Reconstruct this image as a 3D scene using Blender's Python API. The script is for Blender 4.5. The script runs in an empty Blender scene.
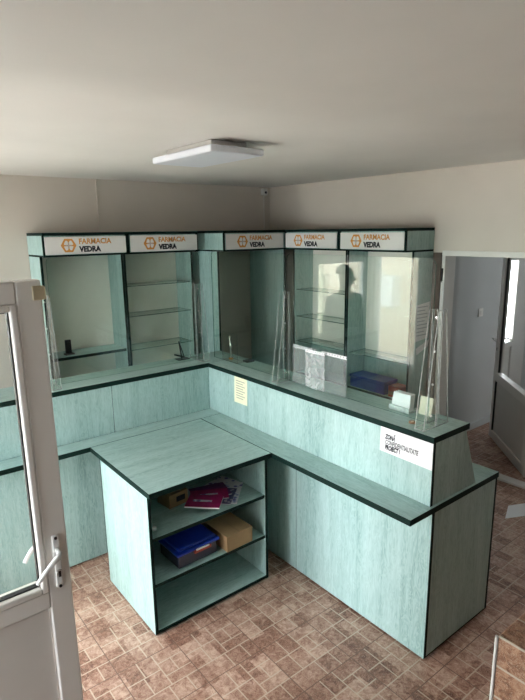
import bpy, bmesh, math, random
from mathutils import Vector, Matrix
random.seed(7)
SC = bpy.context.scene
COL = SC.collection

# ---------------------------------------------------------------- materials
def new_mat(name):
    m = bpy.data.materials.new(name); m.use_nodes = True
    nt = m.node_tree; nt.nodes.clear()
    out = nt.nodes.new('ShaderNodeOutputMaterial')
    return m, nt, out
def N(nt, t, **kw):
    n = nt.nodes.new(t)
    for k, v in kw.items(): setattr(n, k, v)
    return n
def L(nt, a, b): nt.links.new(a, b)
def ramp(nt, fac, stops):
    r = N(nt, 'ShaderNodeValToRGB'); e = r.color_ramp.elements
    while len(e) < len(stops): e.new(.5)
    for i, (p, c) in enumerate(stops):
        e[i].position = p; e[i].color = (*c, 1)
    L(nt, fac, r.inputs[0]); return r.outputs[0]
def math_n(nt, op, a, b=None, c=None):
    n = N(nt, 'ShaderNodeMath', operation=op)
    for i, x in enumerate((a, b, c)):
        if x is None: continue
        if isinstance(x, (int, float)): n.inputs[i].default_value = x
        else: L(nt, x, n.inputs[i])
    return n.outputs[0]
def coords(nt, scale=(1, 1, 1), kind='Object'):
    tc = N(nt, 'ShaderNodeTexCoord'); mp = N(nt, 'ShaderNodeMapping')
    mp.inputs['Scale'].default_value = scale
    L(nt, tc.outputs[kind], mp.inputs[0]); return mp.outputs[0]
def noise(nt, vec, scale, detail=3, rough=.5, dist=0):
    n = N(nt, 'ShaderNodeTexNoise'); L(nt, vec, n.inputs['Vector'])
    n.inputs['Scale'].default_value = scale; n.inputs['Detail'].default_value = detail
    n.inputs['Roughness'].default_value = rough; n.inputs['Distortion'].default_value = dist
    return n.outputs[0]
def bsdf(nt, out, color=None, rough=.5, metal=0, spec=.5):
    b = N(nt, 'ShaderNodeBsdfPrincipled')
    b.inputs['Roughness'].default_value = rough; b.inputs['Metallic'].default_value = metal
    b.inputs['Specular IOR Level'].default_value = spec
    if color is not None:
        if isinstance(color, tuple): b.inputs['Base Color'].default_value = (*color, 1)
        else: L(nt, color, b.inputs['Base Color'])
    L(nt, b.outputs[0], out.inputs[0]); return b
def bump(nt, b, h, strength=.2, dist=.01):
    bp = N(nt, 'ShaderNodeBump'); bp.inputs['Strength'].default_value = strength
    bp.inputs['Distance'].default_value = dist
    L(nt, h, bp.inputs['Height']); L(nt, bp.outputs[0], b.inputs['Normal'])
def plain(name, c, rough=.5, metal=0, var=.06, vs=14, spec=.5):
    m, nt, out = new_mat(name)
    f = noise(nt, coords(nt), vs, 3)
    lo = tuple(x * (1 - var) for x in c); hi = tuple(min(1, x * (1 + var)) for x in c)
    bsdf(nt, out, ramp(nt, f, [(.3, lo), (.7, hi)]), rough, metal, spec); return m

def laminate(name, axis, rough=.42):
    """pale sea green wood grain laminate with the grain along one axis"""
    m, nt, out = new_mat(name)
    s = [1, 1, 1]; s['xyz'.index(axis)] = .07
    v = coords(nt, tuple(s))
    broad = noise(nt, v, 9, 2, .5, .8)
    fine = noise(nt, v, 95, 5, .75, .3)
    s2 = [1, 1, 1]; s2['xyz'.index(axis)] = .22
    wv = noise(nt, coords(nt, tuple(s2)), 26, 2, .5, 2.6)
    ring = math_n(nt, 'ABSOLUTE', math_n(nt, 'SUBTRACT', math_n(nt, 'FRACT', math_n(nt, 'MULTIPLY', wv, 4.)), .5))
    a = math_n(nt, 'MULTIPLY', broad, .36); b = math_n(nt, 'MULTIPLY_ADD', fine, .46, a)
    t = math_n(nt, 'MULTIPLY_ADD', ring, .26, b)
    c = ramp(nt, t, [(.28, (.20, .34, .325)), (.44, (.345, .51, .49)), (.60, (.445, .61, .59)), (.76, (.52, .68, .66))])
    bb = bsdf(nt, out, c, rough); bump(nt, bb, fine, .12, .002); return m

M = {}
for ax in 'xyz': M['lam_' + ax] = laminate('laminate_grain_' + ax, ax)
M['edge'] = plain('dark_green_edging', (.004, .019, .015), .6, spec=.12)
M['wall'] = plain('painted_wall', (.66, .595, .53), .85, var=.025, vs=3)
M['hallwall'] = plain('hall_paint', (.50, .52, .52), .85, var=.02, vs=3)
M['ceil'] = plain('ceiling_paint', (.82, .79, .75), .9, var=.03, vs=2)
M['pvc'] = plain('white_pvc', (.74, .72, .69), .38, var=.015)
M['pvc_grey'] = plain('pvc_panel', (.66, .64, .61), .45, var=.015)
M['gasket'] = plain('rubber_gasket', (.03, .03, .03), .6)
M['chrome'] = plain('brushed_metal', (.62, .62, .62), .3, 1.0)
M['handle'] = plain('white_metal', (.78, .78, .77), .25, 0)
M['black'] = plain('black_plastic', (.012, .012, .014), .4)
M['brown'] = plain('brown_casing', (.12, .085, .065), .5)
M['card'] = plain('cardboard', (.40, .255, .13), .85, var=.08)
M['tape'] = plain('brown_tape', (.30, .18, .08), .3)
M['paper'] = plain('white_paper', (.86, .86, .88), .8, var=.01)
M['cream'] = plain('cream_card', (.80, .74, .60), .8)
M['yellow'] = plain('yellow_paper', (.85, .86, .62), .8, var=.02)
M['ink'] = plain('black_ink', (.02, .02, .03), .7)
M['grey_ink'] = plain('grey_ink', (.13, .13, .14), .7)
M['inkblue'] = plain('pale_ink', (.45, .42, .35), .8)
M['orange'] = plain('orange_print', (.68, .29, .06), .5, var=.02)
M['grey_print'] = plain('grey_print', (.42, .47, .52), .5)
M['signwhite'] = plain('sign_white', (.80, .78, .76), .4, var=.01)
M['blue'] = plain('blue_plastic', (.008, .035, .36), .3)
M['smoke'] = plain('dark_smoky_plastic', (.055, .055, .08), .25)
M['red'] = plain('red_plastic', (.42, .04, .02), .4)
M['magenta'] = plain('magenta_cover', (.42, .012, .13), .35, var=.25, vs=30)
M['violet'] = plain('violet_cover', (.16, .03, .16), .35, var=.3, vs=30)
M['skin'] = plain('skin', (.50, .30, .21), .55)
M['cloth'] = plain('dark_cloth', (.02, .022, .03), .9)
M['hair'] = plain('dark_hair', (.012, .010, .009), .6)
M['asphalt'] = plain('outdoor_paving', (.50, .47, .43), .9)
M['facade'] = plain('beige_render', (.55, .47, .36), .9)
M['outwhite'] = plain('outdoor_white', (.85, .85, .83), .9)  # plain white of the air conditioner case
M['brightboard'] = plain('cream_brightening_board', (.90, .86, .78), .5, var=.02)
M['lampwhite'] = plain('lamp_diffuser', (.84, .87, .95), .35, var=.01)
M['beige'] = plain('beige_plastic', (.46, .40, .27), .5)

# magazine cover with small printed blocks
def printed(name, base, a, b, scale=60):
    m, nt, out = new_mat(name)
    vo = N(nt, 'ShaderNodeTexVoronoi'); vo.inputs['Scale'].default_value = scale
    L(nt, coords(nt), vo.inputs['Vector'])
    c = ramp(nt, vo.outputs['Distance'], [(.0, a), (.25, b), (.45, base)])
    bsdf(nt, out, c, .4); return m
M['leaflet'] = printed('leaflet_print', (.78, .76, .80), (.45, .05, .12), (.15, .2, .5), 28)
M['bluelist'] = printed('list_print', (.10, .09, .22), (.5, .1, .2), (.5, .5, .6), 40)

def glass(name, tint=(.93, .975, .955), rough=0.0, ior=1.5, haze=0.0):
    m, nt, out = new_mat(name)
    tr = N(nt, 'ShaderNodeBsdfTransparent'); tr.inputs[0].default_value = (*tint, 1)
    gl = N(nt, 'ShaderNodeBsdfGlossy'); gl.inputs['Roughness'].default_value = rough
    fr = N(nt, 'ShaderNodeFresnel'); ge = N(nt, 'ShaderNodeNewGeometry')
    # same reflectance on entering and on leaving the thin pane
    L(nt, math_n(nt, 'MULTIPLY_ADD', ge.outputs['Backfacing'], 1 / ior - ior, ior), fr.inputs['IOR'])
    mx = N(nt, 'ShaderNodeMixShader'); L(nt, fr.outputs[0], mx.inputs[0])
    L(nt, tr.outputs[0], mx.inputs[1]); L(nt, gl.outputs[0], mx.inputs[2])
    last = mx.outputs[0]
    if haze:
        df = N(nt, 'ShaderNodeBsdfDiffuse'); df.inputs[0].default_value = (.85, .88, .88, 1)
        v = noise(nt, coords(nt), 18, 4, .6, 1.5)
        f = math_n(nt, 'MULTIPLY', v, haze)
        m2 = N(nt, 'ShaderNodeMixShader'); L(nt, f, m2.inputs[0]); L(nt, last, m2.inputs[1]); L(nt, df.outputs[0], m2.inputs[2])
        last = m2.outputs[0]
    L(nt, last, out.inputs[0]); return m
M['glass'] = glass('clear_glass')
M['glass_win'] = glass('window_glass', (.97, .98, .98))
M['acrylic'] = glass('clear_acrylic', (.98, .985, .98), .02, 1.22, 0)
M['acredge'] = glass('acrylic_edge', (.90, .93, .92), .1, 1.5, .8)
M['glassedge'] = glass('glass_edge', (.20, .42, .36), .1, 1.5, .12)
M['plastic'] = glass('thin_plastic_film', (.93, .95, .95), .12, 1.3, .20)
M['plastic_mid'] = glass('folded_plastic_film', (.93, .95, .95), .12, 1.35, .50)

def floor_mat(name, tx, ty, ox, oy, kx=(0, 1), face='z', tone=1.0):
    """brown printed tile: grout grid plus a printed pattern of little bricks"""
    m, nt, out = new_mat(name)
    geo = N(nt, 'ShaderNodeNewGeometry'); sp = N(nt, 'ShaderNodeSeparateXYZ'); L(nt, geo.outputs['Position'], sp.inputs[0])
    U = math_n(nt, 'DIVIDE', math_n(nt, 'SUBTRACT', sp.outputs[kx[0]], ox), tx)
    V = math_n(nt, 'DIVIDE', math_n(nt, 'SUBTRACT', sp.outputs[kx[1]], oy), ty)
    u = math_n(nt, 'FRACT', U); v = math_n(nt, 'FRACT', V)
    # printed brick joints inside a tile: ('u'|'v', position, from, to)
    seg = [('v', .31, 0, 1), ('v', .66, 0, .56), ('v', .50, .56, 1), ('v', .78, .56, 1),
           ('u', .5, 0, .31), ('u', .27, .31, .66), ('u', .56, .31, 1), ('u', .30, .66, 1), ('u', .78, .50, .78), ('u', .80, 0, .31)]
    tot = None
    for k, p, a, b in seg:
        s, t = (u, v) if k == 'u' else (v, u)
        d = math_n(nt, 'ABSOLUTE', math_n(nt, 'SUBTRACT', s, p))
        e = math_n(nt, 'LESS_THAN', d, .010)
        if (a, b) != (0, 1):
            mid, hw = (a + b) / 2, (b - a) / 2
            e = math_n(nt, 'MULTIPLY', e, math_n(nt, 'LESS_THAN', math_n(nt, 'ABSOLUTE', math_n(nt, 'SUBTRACT', t, mid)), hw))
        tot = e if tot is None else math_n(nt, 'MAXIMUM', tot, e)
    g = math_n(nt, 'MINIMUM', math_n(nt, 'MINIMUM', u, math_n(nt, 'SUBTRACT', 1, u)), math_n(nt, 'MINIMUM', v, math_n(nt, 'SUBTRACT', 1, v)))
    grout = math_n(nt, 'LESS_THAN', g, .007)
    pos = geo.outputs['Position']
    mot = noise(nt, pos, 38, 5, .72, 1.0); vein = noise(nt, pos, 52, 3, .6, 2.5)
    # tone of each printed brick
    bu = math_n(nt, 'FLOOR', math_n(nt, 'MULTIPLY', U, 3.6)); bv = math_n(nt, 'FLOOR', math_n(nt, 'MULTIPLY', V, 3.2))
    cb = N(nt, 'ShaderNodeCombineXYZ'); L(nt, bu, cb.inputs[0]); L(nt, bv, cb.inputs[1])
    wn = N(nt, 'ShaderNodeTexWhiteNoise'); L(nt, cb.outputs[0], wn.inputs[0])
    t = math_n(nt, 'MULTIPLY_ADD', wn.outputs[0], .22, math_n(nt, 'MULTIPLY', mot, .85))
    base = ramp(nt, t, [(.34, (.13, .052, .034)), (.45, (.26, .125, .085)), (.56, (.39, .225, .165)), (.70, (.58, .40, .31))])
    vm = math_n(nt, 'LESS_THAN', math_n(nt, 'ABSOLUTE', math_n(nt, 'SUBTRACT', vein, .5)), .012)
    mix1 = N(nt, 'ShaderNodeMixRGB'); L(nt, math_n(nt, 'MULTIPLY', vm, .5), mix1.inputs[0]); L(nt, base, mix1.inputs[1]); mix1.inputs[2].default_value = (.62, .50, .40, 1)
    mix2 = N(nt, 'ShaderNodeMixRGB'); L(nt, math_n(nt, 'MULTIPLY', tot, .85), mix2.inputs[0]); L(nt, mix1.outputs[0], mix2.inputs[1]); mix2.inputs[2].default_value = (.58, .47, .37, 1)
    mix3 = N(nt, 'ShaderNodeMixRGB'); L(nt, grout, mix3.inputs[0]); L(nt, mix2.outputs[0], mix3.inputs[1]); mix3.inputs[2].default_value = (.17, .10, .075, 1)
    b = bsdf(nt, out, mix3.outputs[0], .38)
    bump(nt, b, math_n(nt, 'SUBTRACT', mot, math_n(nt, 'MULTIPLY', math_n(nt, 'MAXIMUM', tot, grout), .5)), .18, .004)
    return m
M['floor'] = floor_mat('brown_brick_tile', .319, .327, -1.97, -2.632)
def ledge_mat():
    m, nt, out = new_mat('brown_wall_tile')
    geo = N(nt, 'ShaderNodeNewGeometry'); sp = N(nt, 'ShaderNodeSeparateXYZ'); L(nt, geo.outputs['Position'], sp.inputs[0])
    z = math_n(nt, 'FRACT', math_n(nt, 'DIVIDE', math_n(nt, 'SUBTRACT', sp.outputs[2], .004), .0998))
    x = math_n(nt, 'FRACT', math_n(nt, 'DIVIDE', math_n(nt, 'SUBTRACT', sp.outputs[0], -2.11), .105))
    y = math_n(nt, 'FRACT', math_n(nt, 'DIVIDE', math_n(nt, 'SUBTRACT', sp.outputs[1], -3.75), .21))
    l1 = math_n(nt, 'LESS_THAN', z, .07); l2 = math_n(nt, 'LESS_THAN', x, .06); l3 = math_n(nt, 'LESS_THAN', y, .03)
    sn = N(nt, 'ShaderNodeSeparateXYZ'); L(nt, geo.outputs['Normal'], sn.inputs[0])
    top = math_n(nt, 'GREATER_THAN', sn.outputs[2], .5)
    ln = math_n(nt, 'MAXIMUM', math_n(nt, 'MULTIPLY', l1, math_n(nt, 'SUBTRACT', 1, top)), math_n(nt, 'MAXIMUM', math_n(nt, 'MULTIPLY', l2, top), l3))
    pos = geo.outputs['Position']; mot = noise(nt, pos, 26, 5, .65, 1.2); vein = noise(nt, pos, 40, 3, .6, 3.0)
    base = ramp(nt, mot, [(.36, (.15, .065, .035)), (.5, (.29, .145, .085)), (.64, (.42, .25, .16))])
    vm = math_n(nt, 'LESS_THAN', math_n(nt, 'ABSOLUTE', math_n(nt, 'SUBTRACT', vein, .5)), .014)
    a = N(nt, 'ShaderNodeMixRGB'); L(nt, math_n(nt, 'MULTIPLY', vm, .6), a.inputs[0]); L(nt, base, a.inputs[1]); a.inputs[2].default_value = (.62, .5, .38, 1)
    c = N(nt, 'ShaderNodeMixRGB'); L(nt, ln, c.inputs[0]); L(nt, a.outputs[0], c.inputs[1]); c.inputs[2].default_value = (.50, .44, .36, 1)
    b = bsdf(nt, out, c.outputs[0], .4); bump(nt, b, mot, .2, .004); return m
M['ledge'] = ledge_mat()

# ---------------------------------------------------------------- mesh helpers
class MB:
    """collects shapes in world coordinates; build() links them as one mesh object"""
    def __init__(s): s.bm = bmesh.new(); s.mats = []
    def mi(s, key):
        if key not in s.mats: s.mats.append(key)
        return s.mats.index(key)
    def box(s, x0, x1, y0, y1, z0, z1, mat, edge=None, thin=None, bev=0):
        if x1 < x0: x0, x1 = x1, x0
        if y1 < y0: y0, y1 = y1, y0
        if z1 < z0: z0, z1 = z1, z0
        vs = [s.bm.verts.new((x, y, z)) for x in (x0, x1) for y in (y0, y1) for z in (z0, z1)]
        idx = [((0, 1, 3, 2), 0), ((4, 6, 7, 5), 0), ((0, 4, 5, 1), 1), ((2, 3, 7, 6), 1), ((0, 2, 6, 4), 2), ((1, 5, 7, 3), 2)]
        fs = []
        for f, ax in idx:
            fc = s.bm.faces.new([vs[i] for i in f])
            fc.material_index = s.mi(mat if (edge is None or ax == thin) else edge); fs.append(fc)
        if bev:
            es = list({e for f in fs for e in f.edges})
            r = bmesh.ops.bevel(s.bm, geom=es, offset=bev, segments=2, affect='EDGES', profile=.5)
            for f in r['faces']:
                f.smooth = True
                if edge is not None: f.material_index = s.mi(edge)
        return s
    def prism(s, pts, d, mat, edge=None):
        """pts: closed outline in 3-D, d: extrusion vector"""
        d = Vector(d); a = [s.bm.verts.new(p) for p in pts]; b = [s.bm.verts.new(Vector(p) + d) for p in pts]
        n = len(pts); fs = [s.bm.faces.new(a[::-1]), s.bm.faces.new(b)]
        for f in fs: f.material_index = s.mi(mat)
        for i in range(n):
            f = s.bm.faces.new((a[i], a[(i + 1) % n], b[(i + 1) % n], b[i])); f.material_index = s.mi(edge or mat); fs.append(f)
        bmesh.ops.recalc_face_normals(s.bm, faces=fs)
        return s
    def tube(s, path, rad, mat, seg=12, cap=True, flat=1.0):
        """rad: a number or one per point"""
        P = [Vector(p) for p in path]; rings = []
        n = len(P); rr = rad if isinstance(rad, (list, tuple)) else [rad] * n
        up = None
        for i, p in enumerate(P):
            t = (P[min(i + 1, n - 1)] - P[max(i - 1, 0)]).normalized()
            if up is None:
                up = Vector((0, 0, 1)) if abs(t.z) < .9 else Vector((1, 0, 0))
            a = t.cross(up).normalized(); b = a.cross(t).normalized(); up = b
            rings.append([s.bm.verts.new(p + a * (rr[i] * math.cos(k * 2 * math.pi / seg)) + b * (rr[i] * flat * math.sin(k * 2 * math.pi / seg))) for k in range(seg)])
        fs = []
        for i in range(n - 1):
            for k in range(seg):
                f = s.bm.faces.new((rings[i][k], rings[i][(k + 1) % seg], rings[i + 1][(k + 1) % seg], rings[i + 1][k])); f.smooth = True; fs.append(f)
        if cap: fs += [s.bm.faces.new(rings[0][::-1]), s.bm.faces.new(rings[-1])]
        for f in fs: f.material_index = s.mi(mat)
        bmesh.ops.recalc_face_normals(s.bm, faces=fs)
        return s
    def build(s, name, parent=None, label=None, **props):
        me = bpy.data.meshes.new(name)
        off = parent_loc(parent)
        if parent is None and props.get('origin'):
            off = Vector(props.pop('origin'))
        elif parent is None:
            props.pop('origin', None)
            vs = [v.co for v in s.bm.verts]
            lo = Vector([min(v[i] for v in vs) for i in range(3)]); hi = Vector([max(v[i] for v in vs) for i in range(3)])
            off = Vector(((lo.x + hi.x) / 2, (lo.y + hi.y) / 2, lo.z))
        bmesh.ops.translate(s.bm, verts=s.bm.verts, vec=-off)
        s.bm.to_mesh(me); s.bm.free()
        for k in s.mats: me.materials.append(M[k])
        o = bpy.data.objects.new(name, me); COL.objects.link(o)
        if parent is None: o.location = off
        else: o.parent = parent
        if label: o['label'] = label
        for k, v in props.items(): o[k] = v
        return o
def parent_loc(p):
    v = Vector((0, 0, 0))
    while p is not None: v += p.location; p = p.parent
    return v
def thing(name, label, cat, loc, group=None):
    o = bpy.data.objects.new(name, None); COL.objects.link(o); o.location = loc
    o.empty_display_size = .05
    o['label'] = label; o['category'] = cat
    if group: o['group'] = group
    return o
def struct_root(name, loc, label=None):
    o = bpy.data.objects.new(name, None); COL.objects.link(o); o.location = loc; o['kind'] = 'structure'; o.empty_display_size = .05
    if label: o['label'] = label
    return o
def arc(cx, cy, r, a0, a1, n=6):
    return [(cx + r * math.cos(math.radians(a0 + (a1 - a0) * i / n)), cy + r * math.sin(math.radians(a0 + (a1 - a0) * i / n))) for i in range(n + 1)]

def text_mesh(txt, size, mat, name, parent, place, extrude=.0006, bold=0.0, xs=1.0, shear=0.0, spacing=1.0):
    """place(u, v) gives the point of text coordinates; returns one mesh object"""
    cu = bpy.data.curves.new('lettering', 'FONT'); cu.body = txt; cu.size = size; cu.offset = bold; cu.resolution_u = 3
    cu.shear = shear; cu.space_character = spacing
    tmp = bpy.data.objects.new('tmp_lettering', cu); COL.objects.link(tmp)
    dg = bpy.context.evaluated_depsgraph_get(); dg.update()
    me0 = bpy.data.meshes.new_from_object(tmp.evaluated_get(dg))
    bpy.data.objects.remove(tmp); bpy.data.curves.remove(cu)
    bm = bmesh.new(); bm.from_mesh(me0); bpy.data.meshes.remove(me0)
    r = bmesh.ops.extrude_face_region(bm, geom=bm.faces[:])
    ev = [g for g in r['geom'] if isinstance(g, bmesh.types.BMVert)]
    evs = set(ev)
    off = parent_loc(parent)
    for v in bm.verts:
        h = extrude if v in evs else 0
        v.co = place(v.co.x * xs, v.co.y, h) - off
    bmesh.ops.recalc_face_normals(bm, faces=bm.faces)
    me = bpy.data.meshes.new(name); bm.to_mesh(me); bm.free(); me.materials.append(M[mat])
    o = bpy.data.objects.new(name, me); COL.objects.link(o); o.parent = parent
    return o

# ---------------------------------------------------------------- room shell
H = 2.514; XL = -4.06; YF = -12; XH = 3.3
b = MB(); b.box(XL - .1, XH + .1, YF - .1, .1, -.1, 0, 'floor'); b.build('floor', kind='structure', origin=(0, 0, 0))
b = MB(); b.box(XL - .1, XH + .1, YF - .1, .1, H, H + .1, 'ceil'); b.build('ceiling', kind='structure', origin=(0, 0, 0))
def wall_x(name, x0, x1, y0, y1, holes, mat):      # wall of constant x, holes (ya, yb, za, zb) with ya<yb, sorted
    b = MB(); y = y0
    for ya, yb, za, zb in holes:
        if ya > y: b.box(x0, x1, y, ya, 0, H, mat)
        if za > 0: b.box(x0, x1, ya, yb, 0, za, mat)
        b.box(x0, x1, ya, yb, zb, H, mat); y = yb
    if y < y1: b.box(x0, x1, y, y1, 0, H, mat)
    return b.build(name, kind='structure', origin=(0, 0, 0))
def wall_y(name, y0, y1, x0, x1, holes, mat):
    b = MB(); x = x0
    for xa, xb, za, zb in holes:
        if xa > x: b.box(x, xa, y0, y1, 0, H, mat)
        if za > 0: b.box(xa, xb, y0, y1, 0, za, mat)
        b.box(xa, xb, y0, y1, zb, H, mat); x = xb
    if x < x1: b.box(x, x1, y0, y1, 0, H, mat)
    return b.build(name, kind='structure', origin=(0, 0, 0))
WINL = (-2.36, -1.20, .30, 1.98); WINB = (-.70, -.05, .55, 1.92)
wall_x('wall_left', XL - .1, XL, YF, 0, [(-3.50, -2.44, 0, 2.03), WINL, WINB], 'wall')
wall_x('wall_right', 0, .12, YF, 0, [(-3.2, -1.945, 0, 1.955)], 'wall')
WB = (-4.02, -3.18, .90, 1.80)
wall_y('wall_back', 0, .1, XL - .1, .12, [WB], 'wall')
wall_y('wall_front', YF - .1, YF, XL - .1, .12, [], 'brown')  # unseen end wall, made dark and set far back to cut bounced light
HW = (2.16, 2.74, .12, 1.80)
wall_y('wall_hall_back', -1.3, -1.2, .12, XH, [HW], 'hallwall')
wall_y('wall_hall_front', -3.3, -3.2, .12, XH, [], 'hallwall')
wall_x('wall_hall_end', XH, XH + .1, -3.3, -1.2, [(-2.85, -2.45, 1.2, 1.9)], 'hallwall')

def window(name, axis, c, a0, a1, z0, z1, depth=.06, mull=()):
    """PVC window in a wall; axis 'x' = wall of constant x"""
    r = struct_root(name, (c, (a0 + a1) / 2, z0) if axis == 'x' else ((a0 + a1) / 2, c, z0))
    f = MB(); w = .055
    def bx(p0, p1, q0, q1, mat, d=depth, bb=None):
        t = bb or f
        if axis == 'x': t.box(c - d / 2, c + d / 2, p0, p1, q0, q1, mat, bev=.004 if mat == 'pvc' else 0)
        else: t.box(p0, p1, c - d / 2, c + d / 2, q0, q1, mat, bev=.004 if mat == 'pvc' else 0)
    bx(a0, a1, z0, z0 + w, 'pvc'); bx(a0, a1, z1 - w, z1, 'pvc'); bx(a0, a0 + w, z0 + w, z1 - w, 'pvc'); bx(a1 - w, a1, z0 + w, z1 - w, 'pvc')
    xs = [a0 + w] + list(mull) + [a1 - w]
    for m_ in mull: bx(m_ - .03, m_ + .03, z0 + w, z1 - w, 'pvc')
    f.build('window_frame', r)
    for i in range(len(xs) - 1):
        g = MB(); e0 = xs[i] + (.03 if i else 0); e1 = xs[i + 1] - (.03 if i < len(xs) - 2 else 0)
        bx(e0, e1, z0 + w, z1 - w, 'glass_win', .006, g); g.build('glass_pane', r)
    return r
window('window_1', 'x', XL - .05, WINL[0], WINL[1], WINL[2], WINL[3], mull=(-1.78,))
window('window_3', 'x', XL - .05, *WINB)
window('window_2', 'y', .05, WB[0], WB[1], WB[2], WB[3])
# glazed hall door with a lower panel, seen through the open leaf
d3 = struct_root('door_3', ((HW[0] + HW[1]) / 2, -1.25, .12))
f = MB(); yy = -1.28
for a in ((HW[0], HW[0] + .02, HW[2], HW[3]), (HW[1] - .30, HW[1], HW[2], HW[3]), (HW[0] + .02, HW[1] - .30, HW[3] - .04, HW[3]), (HW[0] + .02, HW[1] - .30, .80, .86), (HW[0] + .02, HW[1] - .30, HW[2], HW[2] + .07)):
    f.box(a[0], a[1], yy - .02, yy + .03, a[2], a[3], 'pvc', bev=.004)
f.build('door_frame', d3)
g = MB(); g.box(HW[0] + .02, HW[1] - .30, yy, yy + .006, .86, HW[3] - .04, 'glass_win'); g.build('glass_pane', d3)
g = MB(); g.box(HW[0] + .02, HW[1] - .30, yy, yy + .02, HW[2] + .07, .80, 'pvc_grey'); g.build('panel', d3)

window('window_hall_fill', 'x', XH + .05, -2.85, -2.45, 1.2, 1.9)  # unseen window added only to brighten the hall
# opening trims at the right
b = MB(); b.box(-.012, 0, -3.2, -1.945, 1.918, 1.955, 'pvc', bev=.003); b.box(0, .12, -3.2, -1.945, 1.918, 1.955, 'pvc')
b.build('trim_1', kind='structure', origin=(0, 0, 0))
b = MB(); b.box(-.02, 0, -1.945, -1.878, 0, 1.94, 'brown', bev=.003); b.build('trim_2', kind='structure', origin=(0, 0, 0))
b = MB(); b.box(-.012, .12, -1.975, -1.945, 0, 1.918, 'pvc', bev=.004); b.build('trim_3', kind='structure', origin=(0, 0, 0))
b = MB(); b.box(.775, .87, -3.2, -1.3, 0, .022, 'pvc', bev=.004); b.build('trim_4', kind='structure', origin=(0, 0, 0))
b = MB(); b.box(.87, XH, -1.32, -1.3, 0, .07, 'hallwall', bev=.003); b.build('baseboard_hall', kind='structure', origin=(0, 0, 0))
b = MB(); b.tube([(-.01, -1.955, 1.74), (-.01, -1.955, 1.83)], .008, 'black'); b.tube([(-.01, -1.955, 1.73), (-.01, -1.955, 1.74)], .004, 'black')
o = b.build('door_hinge'); o['label'] = 'small dark hinge barrel on the white jamb of the right-hand opening'; o['category'] = 'hinge'

# tiled half wall beside the photographer
b = MB(); b.box(-2.11, -1.55, -5.3, -3.563, 0, 1.0, 'ledge', bev=.006); b.build('wall_landing', kind='structure', origin=(0, 0, 0))
b = MB(); b.tube([(-2.112, -3.563, 0), (-2.112, -3.563, 1.0)], .005, 'pvc', 8); b.build('trim_5', kind='structure', origin=(0, 0, 0))
# unseen walls and roof added behind the left door to limit daylight
b = MB(); b.box(-5.8, XL - .1, -2.43, -2.37, 0, 2.3, 'hallwall'); b.box(-5.8, XL - .1, -3.58, -3.52, 0, 2.3, 'hallwall'); b.box(-5.86, -5.8, -3.58, -3.02, 0, 2.3, 'hallwall')
b.box(-5.8, XL - .1, -3.52, -2.43, 2.3, 2.36, 'hallwall'); b.box(-5.86, XL - .1, -3.58, -2.37, -.09, 0, 'asphalt'); b.build('wall_light_baffle', kind='structure', origin=(0, 0, 0))
# ground outside and the neighbour's wall outside
b = MB(); b.box(-14, XL - .11, -12, 8, -.20, -.10, 'asphalt'); b.build('ground_outside', kind='structure', origin=(0, 0, 0))
b = MB(); b.box(-7.4, -7.0, .1, 9.5, -.1, 3.6, 'facade'); b.build('wall_outside', kind='structure', origin=(0, 0, 0))
ac = thing('air_conditioner', 'white outdoor air conditioner on the wall outside, mirrored in the long screen', 'air conditioner', (-6.87, 2.13, .74))
ACP = (2.13, 1.02)
b = MB(); b.box(-6.995, -6.75, ACP[0] - .36, ACP[0] + .36, ACP[1] - .28, ACP[1] + .28, 'outwhite', bev=.02); b.build('case', ac)
b = MB(); b.tube([(-6.75, ACP[0] + .12, ACP[1]), (-6.74, ACP[0] + .12, ACP[1])], .2, 'smoke', 24); b.build('fan_grille', ac)

# ---------------------------------------------------------------- left door (open, PVC)
def lever(root, x, yb, z, sgn):
    """door lever; sgn = -1 sticks out towards the camera"""
    h = MB(); h.box(x - .012, x + .012, yb, yb + sgn * .009, z - .145, z + .055, 'handle', bev=.004)
    pl = h.build('handle_plate', root, 'white metal handle plate')
    s_ = MB()
    for dz in (.045, -.14): s_.tube([(x, yb + sgn * .009, z + dz), (x, yb + sgn * .012, z + dz)], .0055, 'black', 10)
    s_.build('screw', pl)
    lv = MB(); pts = []
    pts.append((x, yb + sgn * .009, z)); pts.append((x, yb + sgn * .035, z))
    for i in range(9):
        t = i / 8; pts.append((x - .008 - .074 * t, yb + sgn * (.046 + .006 * math.sin(t * 3)), z - .008 - .03 * t - .038 * t * t))
    lv.tube(pts, [.009, .009, .010, .0095, .009, .0085, .008, .008, .0075, .0075, .007], 'handle', 14)
    lv.build('handle_lever', root, 'curved white lever handle')
    k = MB(); k.tube([(x, yb + sgn * .009, z - .085), (x, yb + sgn * .016, z - .085)], .010, 'chrome', 16)
    k.box(x - .004, x + .004, yb + sgn * .016, yb + sgn * .018, z - .10, z - .078, 'black')
    k.build('lock_cylinder', root, 'chrome lock cylinder')
d1 = struct_root('door_1', (-4.04, -2.39, .02), 'white plastic glazed door standing open at the left edge')
x0, x1, y0, y1 = -4.04, -2.905, -2.419, -2.359
f = MB(); zt = 1.968
gx0, gx1, gz0, gz1 = x0 + .105, -3.005, .915, 1.875
f.box(gx1 + .022, x1, y0, y1, .02, zt, 'pvc', bev=.006)
f.box(x0, gx0 - .022, y0, y1, .02, zt, 'pvc', bev=.006)
f.box(gx0 - .022, gx1 + .022, y0, y1, gz1 + .022, zt, 'pvc', bev=.004)
f.box(gx0 - .022, gx1 + .022, y0, y1, .828, gz0 - .022, 'pvc', bev=.004)
f.box(gx0 - .022, gx1 + .022, y0, y1, .02, .12, 'pvc', bev=.004)
f.build('door_frame', d1)
bd = MB()
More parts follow.
